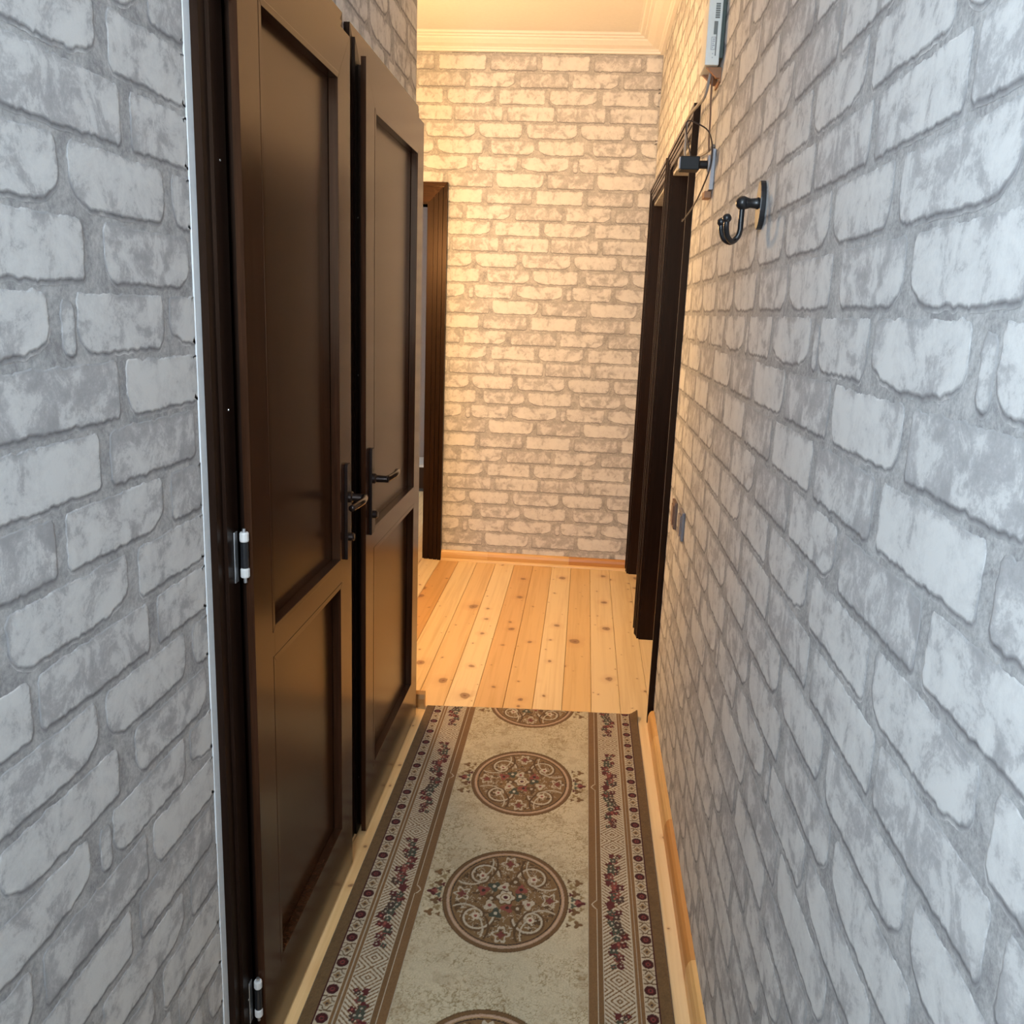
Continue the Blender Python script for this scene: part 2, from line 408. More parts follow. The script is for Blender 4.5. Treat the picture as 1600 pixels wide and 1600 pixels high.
def lay(wall, rot, origin_of, u_of, bounds, holes, u_phase, z7):
    """bounds: (s0, s1, z0, z1) along the wall as seen from inside; holes the same. u = s - u_phase."""
    cnt = 0
    for tv in range(-4, 5):
        for tu in range(-12, 14):
            for (poly, tone, r), me in zip(BRICKS, FULL):
                du, dv = u_phase+tu*TU, z7+tv*TV
                P = [(p[0]+du, p[1]+dv) for p in poly]
                s0, s1 = min(p[0] for p in P), max(p[0] for p in P); z0, z1 = min(p[1] for p in P), max(p[1] for p in P)
                if s1 < bounds[0]+.004 or s0 > bounds[1]-.004 or z1 < bounds[2]+.004 or z0 > bounds[3]-.004: continue
                Q = P; cut = False
                for keep, hit in (((0, 1, bounds[0]), s0 < bounds[0]), ((0, -1, bounds[1]), s1 > bounds[1]), ((1, 1, bounds[2]), z0 < bounds[2]), ((1, -1, bounds[3]), z1 > bounds[3])):
                    if hit: Q = clip(Q, keep); cut = True
                for h in holes:
                    if len(Q) < 3: break
                    a0, a1 = min(p[0] for p in Q), max(p[0] for p in Q); b0, b1 = min(p[1] for p in Q), max(p[1] for p in Q)
                    if a1 <= h[0] or a0 >= h[1] or b1 <= h[2] or b0 >= h[3]: continue
                    best = max((clip(Q, k) for k in ((0, -1, h[0]), (0, 1, h[1]), (1, 1, h[3]))), key=lambda q: abs(sum(q[i-1][0]*q[i][1]-q[i][0]*q[i-1][1] for i in range(len(q)))) if len(q) > 2 else 0)
                    Q = best; cut = True
                if len(Q) < 3: continue
                ar = abs(sum(Q[i-1][0]*Q[i][1]-Q[i][0]*Q[i-1][1] for i in range(len(Q))))/2
                if ar < 1.5e-4: continue
                m = me
                if cut: m = brick_mesh([(p[0]-du, p[1]-dv) for p in Q], tone)
                o = bpy.data.objects.new('brick', m); C.objects.link(o); o.parent = wall
                o.rotation_euler = (0, 0, rot); o.location = origin_of(du, dv); cnt += 1
    return cnt
e = .0002
n1 = lay(wall_left, math.pi/2, lambda u, v: (XL+e, u, v), None, (.45, YC, .055, 2.62), [(1.290, 2.05, -1, 2.025), (2.115, 2.935, -1, 2.025)], .947-.345*TU, 1.352)
# on the right wall "left to right" runs towards the camera: s = -y
n2 = lay(wall_right, -math.pi/2, lambda u, v: (XR-e, -u, v), None, (-D, -.50, .058, 2.705), [(-D-.1, -2.955, -1, 2.055)], -1.005-.834*TU, 1.356)
n3 = lay(wall_far, 0, lambda u, v: (u, D-e, v), None, (-1.25, XR, .05, 2.705), [(-3, -.775, -1, 2.055)], -.287-.015, 1.482)
print('bricks', n1, n2, n3)

# ------------------------------------------------------------------ door casings (stepped, mitred) and linings
def casing(parent, axis, base, sgn, s0, s1, ztop, steps, zb=0.0, axis_mat=CASE):
    """axis 'x': the wall plane is x=base and s runs along y; axis 'y': plane y=base and s runs along x.
    sgn: the way the casing stands out; steps: (width from outer edge, width, projection)."""
    def prism(mb, poly, t):
        a, b = sorted((base+sgn*.0006, base+sgn*t)); mb.prism(poly, axis, a, b)
    L, R, Hd = MB(), MB(), MB()
    for w0, w1, t in steps:
        prism(L, [(s0+w0, zb), (s0+w1, zb), (s0+w1, ztop-w1-.0003), (s0+w0, ztop-w0-.0003)], t)
        prism(R, [(s1-w1, zb), (s1-w0, zb), (s1-w0, ztop-w0-.0003), (s1-w1, ztop-w1-.0003)], t)
        prism(Hd, [(s0+w0+.0003, ztop-w0), (s0+w1+.0003, ztop-w1), (s1-w1-.0003, ztop-w1), (s1-w0-.0003, ztop-w0)], t)
    L.build('casing_post', axis_mat, parent); R.build('casing_post', axis_mat, parent)
    Hd.build('casing_head', WY if axis == 'x' else WX, parent)

LEAF_X = -.530
def leaf_door(name, label, y0, y1, ys0, ys1, cas, hinge_side, handle_y, dirn):
    """a closed panelled door in the left wall: leaf y0..y1, its upper opening ys0..ys1"""
    t = thing(name, ((XL), (y0+y1)/2, 0), label, None, None, 'structure')
    casing(t, 'x', XL, 1, cas[0], cas[1], 2.03, [(0, .024, .014), (.024, .07, .020)])
    xb, xf, g = -.5425, LEAF_X, .0004; zb, zt = .010, 1.967
    z1, z2, z3, z4 = .165, .785, .850, 1.867
    a, b = ys0, ys1
    MB().prism([(y0, zb), (a-g, z1), (a-g, z4), (y0, zt)], 'x', xb, xf).build('stile', WZ, t)
    MB().prism([(b+g, z1), (y1, zb), (y1, zt), (b+g, z4)], 'x', xb, xf).build('stile', WZ, t)
    MB().prism([(y0+g, zt), (a, z4+g), (b, z4+g), (y1-g, zt)], 'x', xb, xf).build('top_rail', WY, t)
    MB().box(xb, xf, a, b, z2, z3).build('middle_rail', WY, t)
    MB().prism([(y0+g, zb), (y1-g, zb), (b, z1-g), (a, z1-g)], 'x', xb, xf).build('bottom_rail', WY, t)
    for za, zc in ((z3, z4), (z1, z2)):
        MB().box(-.5700, -.5500, a-.004, b+.004, za-.004, zc+.004).build('panel', WPAN, t)
        mo = MB(); k = .010; f = LEAF_X+.0006
        for poly in ([(a-k, za-k), (a+.002, za+.002), (a+.002, zc-.002), (a-k, zc+k)], [(b-.002, za+.002), (b+k, za-k), (b+k, zc+k), (b-.002, zc-.002)],
                     [(a-k, zc+k), (a+.002, zc-.002), (b-.002, zc-.002), (b+k, zc+k)], [(a-k, za-k), (b+k, za-k), (b-.002, za+.002), (a+.002, za+.002)]):
            mo.prism(poly, 'x', -.5495, f)
        mo.build('panel_moulding', WZ, t, bevel=.0008)
    # leaf body filling the rebate behind the visible rails
    # handle: long plate, neck, lever, keyhole, key barrel
    hp = MB(); hy = handle_y; w = .016
    hp.prism([(hy-w, .842), (hy+w, .842), (hy+w, 1.058), (hy+w*.7, 1.066), (hy-w*.7, 1.066), (hy-w, 1.058)], 'x', xf+.0002, xf+.008)
    plate = hp.build('handle_plate', BRONZE, t, bevel=.0015)
    zl = .988
    MB().lathe((xf+.008, hy, zl), [(.013, 0), (.013, .006), (.0095, .009), (.0085, .036), (.0095, .040)], 'x', 16).build('handle_neck', BRONZE, plate, smooth=False)
    P = [(xf+.041, hy-dirn*.006, zl), (xf+.047, hy+dirn*.02, zl+.001), (xf+.052, hy+dirn*.055, zl+.003), (xf+.050, hy+dirn*.09, zl+.003), (xf+.044, hy+dirn*.118, zl)]
    MB().tube(smooth_path(P, 4), [.0085]*4+[.008]*9+[.0075]*4, 10).build('lever', BRONZE, plate, smooth=True)
    MB().lathe((xf+.008, hy, .894), [(.010, 0), (.010, .009), (.007, .012)], 'x', 14).build('keyhole_rose', BRONZE, plate)
    ye = y0 if hinge_side < 0 else y1
    for zh in (1.885, 1.007, .150):
        s = hinge_side
        yk = ye + s*.0075
        h = MB()
        h.box(XL+.0205, XL+.0225, min(yk-s*.002, yk+s*.012), max(yk-s*.002, yk+s*.012), zh-.043, zh+.043)
        hp = h.build('hinge', ZINC, t, bevel=.0008)
        for zz in (zh+.026, zh-.035):
            MB().lathe((XL+.034, yk-s*.0005, zz), [(.0065, 0), (.0075, .002), (.0075, .014), (.0065, .016)], 'z', 12).build('hinge_knuckle', NYLON, hp, smooth=False)
        MB().lathe((XL+.034, yk-s*.0005, zh-.018), [(.0066, 0), (.0066, .043)], 'z', 12).build('hinge_barrel', BLACK, hp)
        MB().tube([(XL+.034, yk, zh-.044), (XL+.034, yk, zh+.048)], .003, 8).build('hinge_pin', ZINC, hp)
    # frame lining behind the leaf
    ln = MB(); ln.box(XL-WT, XL-.001, cas[0]+.056, y0+.03, 0, 1.985); ln.box(XL-WT, XL-.001, y1-.03, cas[1]-.056, 0, 1.985)
    ln.build('frame_lining', CASE, t)
    co = MB(); co.box(XL-.04, -.5712, y0+.027, y1-.027, .012, 1.96)
    co.box(-.5711, xb-.0003, y0+.027, a-.0065, .012, 1.955); co.box(-.5711, xb-.0003, b+.0065, y1-.027, .012, 1.955)
    co.box(-.5711, xb-.0003, a-.0065, b+.0065, z4+.0065, 1.955); co.box(-.5711, xb-.0003, a-.0065, b+.0065, .012, z1-.0065); co.box(-.5711, xb-.0003, a-.0065, b+.0065, z2+.0065, z3-.0065)
    co.build('leaf_core', CASE, t)
    for zz in (.16, 1.25, 1.62):
        MB().lathe((XL+.0202, cas[0]+.046, zz), [(.0018, 0), (.0016, .0008)], 'x', 8).build('nail_head', SCREW, t)
    return t
leaf_door('door_1', 'near dark panelled door on the left with a steel hinge showing', 1.371, 1.997, 1.466, 1.902, (1.305, 2.052), -1, 1.951, -1)
leaf_door('door_2', 'second dark panelled door on the left, beside the hall corner', 2.138, 2.866, 2.234, 2.772, (2.112, 2.937), 1, 2.186, 1)

def doorway(name, label, axis, base, sgn, s0, s1, ztop, w, steps, depth):
    org = (base, (s0+s1)/2, 0) if axis == 'x' else ((s0+s1)/2, base, 0)
    t = thing(name, org, label, None, None, 'structure')
    casing(t, axis, base, sgn, s0, s1, ztop, steps)
    zi = ztop-w
    def bx(sa, sb, za, zb, nm):
        a, b = sorted((base+sgn*.004, base-sgn*depth)); mb = MB()
        if axis == 'x': mb.box(a, b, sa, sb, za, zb)
        else: mb.box(sa, sb, a, b, za, zb)
        mb.build(nm, CASE, t)
    bx(s0+w-.012, s0+w+.010, 0, zi-.010, 'jamb'); bx(s1-w-.010, s1-w+.012, 0, zi-.010, 'jamb'); bx(s0+w-.012, s1-w+.012, zi-.010, zi+.012, 'head_jamb')
    return t
ST = [(0, .013, .021), (.013, .016, .009), (.016, .029, .018), (.029, .032, .008), (.032, .046, .015), (.046, .049, .007), (.049, .068, .013)]
doorway('door_3', 'dark stepped door casing on the far wall, left of the bricks', 'y', D, -1, -1.77, -.770, 2.065, .10, [(0, .020, .026), (.020, .025, .011), (.025, .045, .022), (.045, .050, .009), (.050, .070, .018), (.070, .075, .007), (.075, .10, .014)], .14)
doorway('door_4', 'nearer of the two open dark doorways in the right wall', 'x', XR, -1, 2.950, 3.866, 2.060, .068, ST, .15)
doorway('door_5', 'farther open dark doorway in the right wall by the far corner', 'x', XR, -1, 3.934, 4.890, 2.060, .068, ST, .15)
# sealant bead where the left wall meets the near door casing
tag(MB().prism([(XL+.0002, 1.284), (XL+.0018, 1.286), (XL+.0026, 1.3045), (XL+.0002, 1.3045)], 'z', .06, 2.05).build('trim_3', CAULK), 'white bead of sealant along the near door casing', None, None, 'structure')

# ------------------------------------------------------------------ skirtings made of jointed pine lengths, cornice
PROF = [(0, 0), (.020, 0), (.020, .034), (.016, .048), (.010, .056), (0, .058)]
def skirting(name, label, axis, base, sgn, segs):
    t = thing(name, (base, segs[0][0], 0) if axis == 'y' else (segs[0][0], base, 0), label, None, None, 'structure')
    for a, b, col in segs:
        mb = MB(); mb.prism([(base+sgn*(.0003+p), q+.0004) for p, q in PROF], axis, a, b-.0006)
        o = mb.build('skirting_length', PINES if axis == 'y' else PINEX, t); o.color = (*col, 1)
    return t
LT, OR, MD = (.74, .46, .19), (.56, .26, .075), (.68, .39, .14)
skirting('baseboard_right', 'pine skirting along the right wall, jointed in lighter and darker lengths', 'y', XR, -1, [(YN, 1.69, LT), (1.69, 2.24, OR), (2.24, 2.74, LT), (2.74, 2.93, MD)])
skirting('baseboard_far', 'pine skirting along the far wall', 'x', D, -1, [(-.768, -.50, LT), (-.50, -.03, MD), (-.03, .29, OR)])
qr = MB(); qr.prism([(D-.0225, .0004), (D-.034, .0004), (D-.032, .008), (D-.0225, .014)], 'x', -.768, .30)
o = qr.build('baseboard_bead', PINEX, None); o.color = (.80, .55, .26, 1); tag(o, 'thin pine bead in front of the far skirting', None, None, 'structure')
skirting('baseboard_left', 'pine skirting along the near left wall', 'y', XL, 1, [(YN, .6, MD), (.6, 1.283, LT)])
sk = thing('baseboard_corner', (XL, 2.95, 0), 'short end of pine skirting at the left wall corner', None, None, 'structure')
mb = MB(); mb.prism([(2.941, .0004), (2.963, .0004), (2.963, .058), (2.957, .060), (2.946, .050), (2.941, .034)], 'x', XL+.001, -.513)
o = mb.build('skirting_length', PINEX, sk); o.color = (.50, .25, .08, 1)
skirting('baseboard_hall', None, 'x', YC, 1, [(XH+.02, -1.2, LT), (-1.2, XL-.002, MD)])

CP = [(0, 2.702), (.016, 2.702), (.018, 2.712), (.026, 2.714), (.030, 2.720), (.060, 2.728), (.086, 2.744), (.090, 2.750), (.104, 2.752), (.108, 2.758), (.124, 2.760), (.130, 2.768), (.140, 2.7695), (0, 2.7695)]
cm = MB(); n = len(CP); vs = [(XH, D-p-.0004, z) for p, z in CP]+[(XR-p, D-p-.0004, z) for p, z in CP]
cm.add(vs, [(i, (i+1) % n, n+(i+1) % n, n+i) for i in range(n)]+[tuple(range(n))])
tag(cm.build('trim_1', WHITE), 'white stepped ceiling cornice along the far wall', None, None, 'structure')
cm = MB(); vs = [(XR-p-.0004, YN, z) for p, z in CP]+[(XR-p-.0004, D-p-.0008, z) for p, z in CP]
cm.add(vs, [(i, (i+1) % n, n+(i+1) % n, n+i) for i in range(n)]+[tuple(range(n))])
tag(cm.build('trim_2', WHITE), 'white stepped ceiling cornice along the right wall', None, None, 'structure')

# ------------------------------------------------------------------ hall lamp (out of view, round the corner)
lt = thing('ceiling_lamp', (-.89, 3.55, ZC), 'glowing white globe lamp on the hall ceiling round the left corner', 'lamp')
MB().lathe((-.89, 3.55, ZC), [(.07, -.0005), (.07, -.018), (.02, -.03), (.012, -.905)], 'z', 24).build('ceiling_rose', WHITE, lt)
gm, gnt, gb = mat('lamp_globe'); gb.inputs['Emission Color'].default_value = (1, .60, .265, 1); gb.inputs['Emission Strength'].default_value = LAMP_POWER
gb.inputs['Base Color'].default_value = (.8, .8, .78, 1)
MB().ball((-.89, 3.55, ZC-1.0), .11, 24, 14).build('globe', gm, lt, smooth=True)

# ------------------------------------------------------------------ runner rug: woven pattern laid into the pile point by point
RX0, RX1, RXC = -.505, .258, -.1225
def rug_colours(X, Y):
    d = np.abs(X-RXC); sx = X-RXC
    per = .553; yy = Y-1.908; ky = np.round(yy/per); y = yy-ky*per             # y = distance from the nearest medallion centre
    N = X.shape
    def hsh(a, b): return np.modf(np.abs(np.sin(a*127.1+b*311.7)*43758.5453))[0]
    def vn(x, y_, s):
        x = x*s; y_ = y_*s; xi, yi = np.floor(x), np.floor(y_); fx, fy = x-xi, y_-yi
        fx = fx*fx*(3-2*fx); fy = fy*fy*(3-2*fy)
        return (hsh(xi, yi)*(1-fx)+hsh(xi+1, yi)*fx)*(1-fy)+(hsh(xi, yi+1)*(1-fx)+hsh(xi+1, yi+1)*fx)*fy
    def fb(x, y_, s): return .5*vn(x, y_, s)+.3*vn(x+3.1, y_+1.7, s*2.1)+.2*vn(x+7.7, y_+4.2, s*4.3)
    cream = np.array([.60, .52, .355]); olive = np.array([.29, .205, .095]); brown = np.array([.178, .098, .040]); tan = np.array([.30, .185, .085])
    red = np.array([.105, .020, .018]); dark = np.array([.045, .026, .018]); pink = np.array([.50, .34, .23]); green = np.array([.055, .060, .040]); rose = np.array([.27, .075, .055]); lightc = np.array([.62, .53, .39])
    plainb = np.array([.165, .098, .040])
    col = np.empty(N+(3,)); col[:] = cream
    def put(mask, c, a=1.0):
        m = np.clip(mask.astype(float) if mask.dtype == bool else mask, 0, 1)[..., None]*a
        col[:] = col*(1-m)+np.asarray(c)*m
    # field: crackled vermicelli
    w1 = fb(X+.7, Y, 26); w2 = fb(X+5.3, Y+2.2, 60)
    ver = np.clip(1-np.abs(w2-.5)/.05, 0, 1)*np.clip((fb(X+1.3, Y+9, 11)-.36)*5, 0, 1)
    ver2 = np.clip(1-np.abs(fb(X+2.3, Y+6.1, 105)-.5)/.045, 0, 1)*np.clip((fb(X+8.3, Y+3, 13)-.34)*6, 0, 1)
    put(ver*.95, olive); put(ver2*.9, olive); put(np.clip((w1-.55)*2, 0, .25), tan)
    # sprays on both sides of each medallion
    for sgn in (-1, 1):
        for (px, py, r, c) in ((.183, 0, .011, red), (.176, .004, .008, rose), (.171, .034, .010, brown), (.171, -.034, .010, brown), (.162, .060, .008, olive), (.162, -.060, .008, olive), (.178, .078, .010, brown*1.1), (.178, -.078, .010, brown*1.1),
                               (.160, .030, .006, red), (.160, -.030, .006, red), (.187, .022, .006, olive), (.187, -.022, .006, olive), (.166, .012, .007, green*1.8), (.166, -.012, .007, green*1.8), (.155, .083, .006, brown), (.155, -.083, .006, brown)):
            q = np.hypot(sx-sgn*px, (y-py)*.8)
            lob = 1+.35*np.cos(3*np.arctan2(y-py, sgn*(sx-sgn*px)))
            put(np.clip((r*lob-q)/.002, 0, 1), c)
    # medallions
    ex, ey = sx/.155, y/.192; rr = np.hypot(ex, ey); th = np.arctan2(ey, ex)
    ins = rr < 1.0
    put(rr < 1.0, brown*.72); put(rr < .985, brown*1.0); put(rr < .935, pink*.8); put(rr < .922, pink*1.05); put(rr < .893, tan*1.2); put(rr < .878, dark*1.3); put(rr < .86, np.array([.235, .138, .058]))
    inner = rr < .86
    put(inner*np.clip((fb(X, Y, 40)-.5)*3, 0, .3), brown)
    ax_, ay_ = np.abs(ex), np.abs(ey)
    ten = np.abs(fb(X*1.0+2.9, Y+4.4, 62)-.5); put(inner & (rr > .22) & (rr < .80) & (ten < .022), lightc*.8); put(inner & (rr > .2) & (rr < .82) & (fb(X+6.1, Y+1.4, 85) > .66), brown*.62)
    # four scroll volutes
    for cx, cy, s in ((.42, .40, 1), ):
        qx, qy = ax_-cx, ay_-cy; q = np.hypot(qx, qy); a = np.arctan2(qy, qx)
        spiral = np.abs(((q-.05-.028*(a+math.pi))+.5) % .175-.5+.0)
        for off, wd, c in ((0, .030, lightc*.86), (.03, .022, brown*.8)):
            sp = np.abs(q-(.085+.030*(a+math.pi)*1.0)-off)
            put(inner & (sp < wd*.5+.006) & (q < .31), c)
        put(inner & (q < .062), lightc); put(inner & (q < .026), rose)
        put(inner & (q < .1) & (np.cos(5*a) > .75) & (q > .055), lightc*.9)
    # scroll tails between
    t1 = np.abs(ay_-(.20+.55*(ax_-.62)**2*3)); put(inner & (t1 < .016) & (ax_ > .33) & (ax_ < .80), lightc*.8)
    t2 = np.abs(ax_-(.20+1.5*(ay_-.62)**2)); put(inner & (t2 < .018) & (ay_ > .38) & (ay_ < .80), brown*.65)
    t3 = np.abs(ax_-(.28+1.5*(ay_-.66)**2)); put(inner & (t3 < .013) & (ay_ > .40) & (ay_ < .78), lightc*.85)
    for (cx, cy) in ((0, .70), (.70, 0)):
        qx, qy = ax_-cx, ay_-cy; q = np.hypot(qx, qy); a = np.arctan2(qy, qx)
        put(inner & (q < .12*(1+.28*np.cos(5*a+.6))) & (q > .085*(1+.28*np.cos(5*a+.6))), lightc*.85)
        put(inner & (q < .055*(1+.3*np.cos(4*a))), rose*.75)
    # middle bouquet
    for k in range(12):
        a0 = k*.5236+.2; R = .20+.07*((k*7) % 3); px, py = R*math.cos(a0)*1.15, R*math.sin(a0)
        q = np.hypot(ex-px, ey-py); a = np.arctan2(ey-py, ex-px)
        c = (green*1.3, rose, brown*.7, lightc*.85)[(k*5) % 4]
        put(inner & (q < .085*(1+.3*np.cos(3*a+k))), c)
        put(inner & (q < .030), (lightc*.9, dark, lightc*.8, rose)[(k*5) % 4])
    q = np.hypot(ex, ey*1.1); put(q < .155*(1+.12*np.cos(6*th)), brown*.7); put(q < .13*(1+.15*np.cos(6*th)), lightc*.9); put(q < .085, tan); put((q < .068), lightc); put(q < .036, red*.9)
    # ---- side borders (mirrored)
    bump_ = .012*np.clip(1-np.abs(y)/.016, 0, 1)**.6
    put(d > .2025, lightc*.8); put(d > .2045, brown*1.22)
    wav = d+bump_
    put((np.abs(d-(.2240-bump_)) < .0014), lightc*.95)
    put((d > .2253) , brown*1.05); put(d > .2355, lightc*.9)
    geo = (d > .2375) & (d < .3010)
    put(geo, brown*1.18)
    # lattice of nested lozenges on the band
    gx = (d-.26925)/.0318; gy = (np.abs(np.abs(y)-.2465))/.030
    L = np.abs(gx)+gy
    line = np.abs(((L/.40)+.5) % 1-.5)*.40
    put(geo & (line < .125), lightc*.90)
    cl = geo & (np.abs(gx) < .30) & (gy > 99)
    # flower garlands
    gl = (np.abs(y) < .215)
    for k in range(-9, 10):
        yk = k*.0228
        for j in range(4):
            hv = float(hsh(np.array(k*3.1+j*9.7), np.array(j*2.3+k)))
            h2 = float(hsh(np.array(k*5.7+j), np.array(j*7.3-k*1.9)))
            px = .26925+(hv-.5)*.030+.006*math.sin(k*.9); py = yk+(h2-.5)*.016; r = .0056+.0050*h2
            if abs(k) > 7: r *= .8
            q = np.hypot((d-px), (y-py)*.85); a = np.arctan2(y-py, d-px)
            c = (red*1.05, green*1.2, rose*.8, dark*1.6, red*.9)[int(hv*4.99)]
            put(geo & gl & (q < r*(1+.25*np.cos(4*a+j))), c)
            put(geo & gl & (q < r*.32) & (hv > .2), (rose*1.3, lightc*.7)[j % 2])
    # stripes and the outer flower band
    put(d > .3010, lightc*.85); put(d > .3040, brown*1.3); put(d > .3105, lightc*.72); put(d > .3130, brown*1.25); put(d > .3200, lightc*.92)
    fbm = (d > .3215) & (d < .3490); put(fbm, np.array([.50, .42, .30]))
    p2 = .079; yd = Y-1.877; kd = np.round(yd/p2); yq = yd-kd*p2
    q = np.hypot((d-.3355), yq*.92); a = np.arctan2(yq, d-.3355)
    put(fbm & (q < .0130), red*.55); put(fbm & (q < .0058), red*1.9); put(fbm & (q < .0028), dark)
    yh = np.abs(yq)-p2/2; q = np.hypot(d-.3355, yh*.92); a = np.arctan2(yh, d-.3355)
    put(fbm & (q < .0155*(1+.2*np.cos(4*a))) & (q > .0125*(1+.2*np.cos(4*a))), brown*.75); put(fbm & (q < .0075*(1+.2*np.cos(4*a))), tan*.9); put(fbm & (q < .003), dark*1.4)
    z = np.abs(np.abs(yq)-.0195)
    put(fbm & (z < .0016+.0*z) & (np.abs(d-.3355) > .004), brown*.8)
    put(d > .3490, red*.55); put(d > .3525, plainb)
    put((d > .3525)*np.clip((fb(X, Y, 90)-.45)*2.2, 0, .5), plainb*.72)
    # yarn to yarn variation
    v = .90+.20*hsh(np.floor(X*480), np.floor(Y*420)); v2 = .94+.12*fb(X, Y, 9)
    return np.clip(col*(v*v2*1.0)[..., None], 0, 1)
def make_rug():
    xs = np.linspace(RX0, RX1, 478)
    near = np.linspace(.15, 1.38, 250, endpoint=False); far = np.linspace(1.38, 2.95, 820)
    ys = np.concatenate([near, far]); nx, ny = len(xs), len(ys)
    X, Y0 = np.meshgrid(xs, ys)
    skew = (X-RX0)/(RX1-RX0)*.047
    Y = Y0+skew*(Y0-.15)/(2.95-.15)
    col = rug_colours(X, Y)
    lum = col.mean(-1)
    Z = .0105+.0016*np.clip(lum*2.2, 0, 1)+RNG.uniform(-.0005, .0005, X.shape)
    Z += .0012*np.sin(X*9+Y*3.1)*np.sin(Y*4.7)
    # far right corner lifts a little; the side edges round down
    c = np.clip((X-.225)/.033, 0, 1)*np.clip((Y-2.93)/.06, 0, 1); Z += .020*c**1.5
    edge = np.minimum(np.minimum(X-RX0, RX1-X), (2.95-Y0)*1.0); Z -= .006*np.clip(1-edge/.004, 0, 1)**2
    V = np.stack([X, Y, Z], -1).reshape(-1, 3)
    V = np.concatenate([V, np.array([[RX0, .15, .0006], [RX1, .15, .0006]])])
    i = np.arange((ny-1)*(nx-1)); r, c_ = i//(nx-1), i % (nx-1); a = r*nx+c_
    F = np.stack([a, a+1, a+nx+1, a+nx], -1)
    # skirts down to the floor on all four sides
    rim = np.concatenate([np.arange(nx), np.arange(1, ny)*nx+nx-1, (ny-1)*nx+np.arange(nx-2, -1, -1), np.arange(ny-2, 0, -1)*nx])
    base = V[rim].copy(); base[:, 2] = np.where(base[:, 2] > .02, base[:, 2]-.009, .0004)
    nb = len(V); V = np.concatenate([V, base]); m = len(rim); j = np.arange(m)
    F2 = np.stack([rim[j], nb+j, nb+(j+1) % m, rim[(j+1) % m]], -1)
    F = np.concatenate([F, F2])
    me = bpy.data.meshes.new('runner_rug')
    me.vertices.add(len(V)); me.vertices.foreach_set('co', V.astype(np.float32).ravel())
    me.loops.add(F.size); me.loops.foreach_set('vertex_index', F.astype(np.int32).ravel())
    me.polygons.add(len(F)); me.polygons.foreach_set('loop_start', np.arange(0, F.size, 4, dtype=np.int32)); me.polygons.foreach_set('loop_total', np.full(len(F), 4, np.int32))
    me.update(calc_edges=True); me.validate()
    full = np.ones((len(V), 4), np.float32); full[:nx*ny, :3] = col.reshape(-1, 3); full[nx*ny:, :3] = (.17, .10, .045)
    at = me.color_attributes.new('weave', 'FLOAT_COLOR', 'POINT'); at.data.foreach_set('color', full.ravel())
    m_, nt, b = mat('woven_pile'); an = nd(nt, 'ShaderNodeAttribute', attribute_name='weave')
    nz = noise(nt, coords(nt), 900, 2); r_ = ramp(nt, [(.3, (.82, .82, .82)), (.7, (1, 1, 1))]); nt.links.new(nz, r_.inputs[0])
    nt.links.new(mixc(nt, an.outputs['Color'], r_.outputs[0], 1.0, 'MULTIPLY'), b.inputs['Base Color'])
    b.inputs['Roughness'].default_value = .95; b.inputs['Specular IOR Level'].default_value = .1; b.inputs['Sheen Weight'].default_value = .15
    me.materials.append(m_)
    o = bpy.data.objects.new('runner_rug', me); C.objects.link(o)
    return tag(o, 'cream and brown runner rug with oval medallions along the corridor floor', 'rug')
make_rug()

# ------------------------------------------------------------------ coat hook on the right wall
def make_hook():
    y = 1.735; x = XR-RELIEF-.0006; zc = 1.624
    t = thing('coat_hook', (x, y, zc), 'black metal double coat hook with ball tips on the right wall', 'coat hook')
    a = [(y+.024*math.cos(2*math.pi*k/24), zc+.043*math.sin(2*math.pi*k/24)) for k in range(24)]
    pb = MB(); pb.prism(a, 'x', x-.010, x); pb.build('back_plate', BLACK, t, bevel=.0015)
    MB().lathe((x, y, zc+.003), [(.011, -.034), (.0105, -.030), (.0085, -.024), (.0095, -.014), (.012, -.007)], 'x', 16).build('arm', BLACK, t, smooth=True)
    MB().ball((x-.038, y, zc+.003), .0125, 18, 12).build('ball_joint', BLACK, t, smooth=True)
    MB().tube(smooth_path([(x-.038, y, zc-.006), (x-.038, y, zc-.033), (x-.038, y, zc-.045), (x-.041, y, zc-.056), (x-.047, y, zc-.063)], 5), .0052, 12).build('shank', BLACK, t, smooth=True)
    for s in (-1, 1):
        P = [(x-.045, y, zc-.062), (x-.053, y+s*.010, zc-.066), (x-.063, y+s*.023, zc-.059), (x-.068, y+s*.032, zc-.044), (x-.0685, y+s*.034, zc-.032)]
        pr = MB().tube(smooth_path(P, 5), .0050, 12).build('prong', BLACK, t, smooth=True)
        MB().ball((x-.0685, y+s*.034, zc-.028), .0082, 14, 10).build('ball_tip', BLACK, pr, smooth=True)
make_hook()

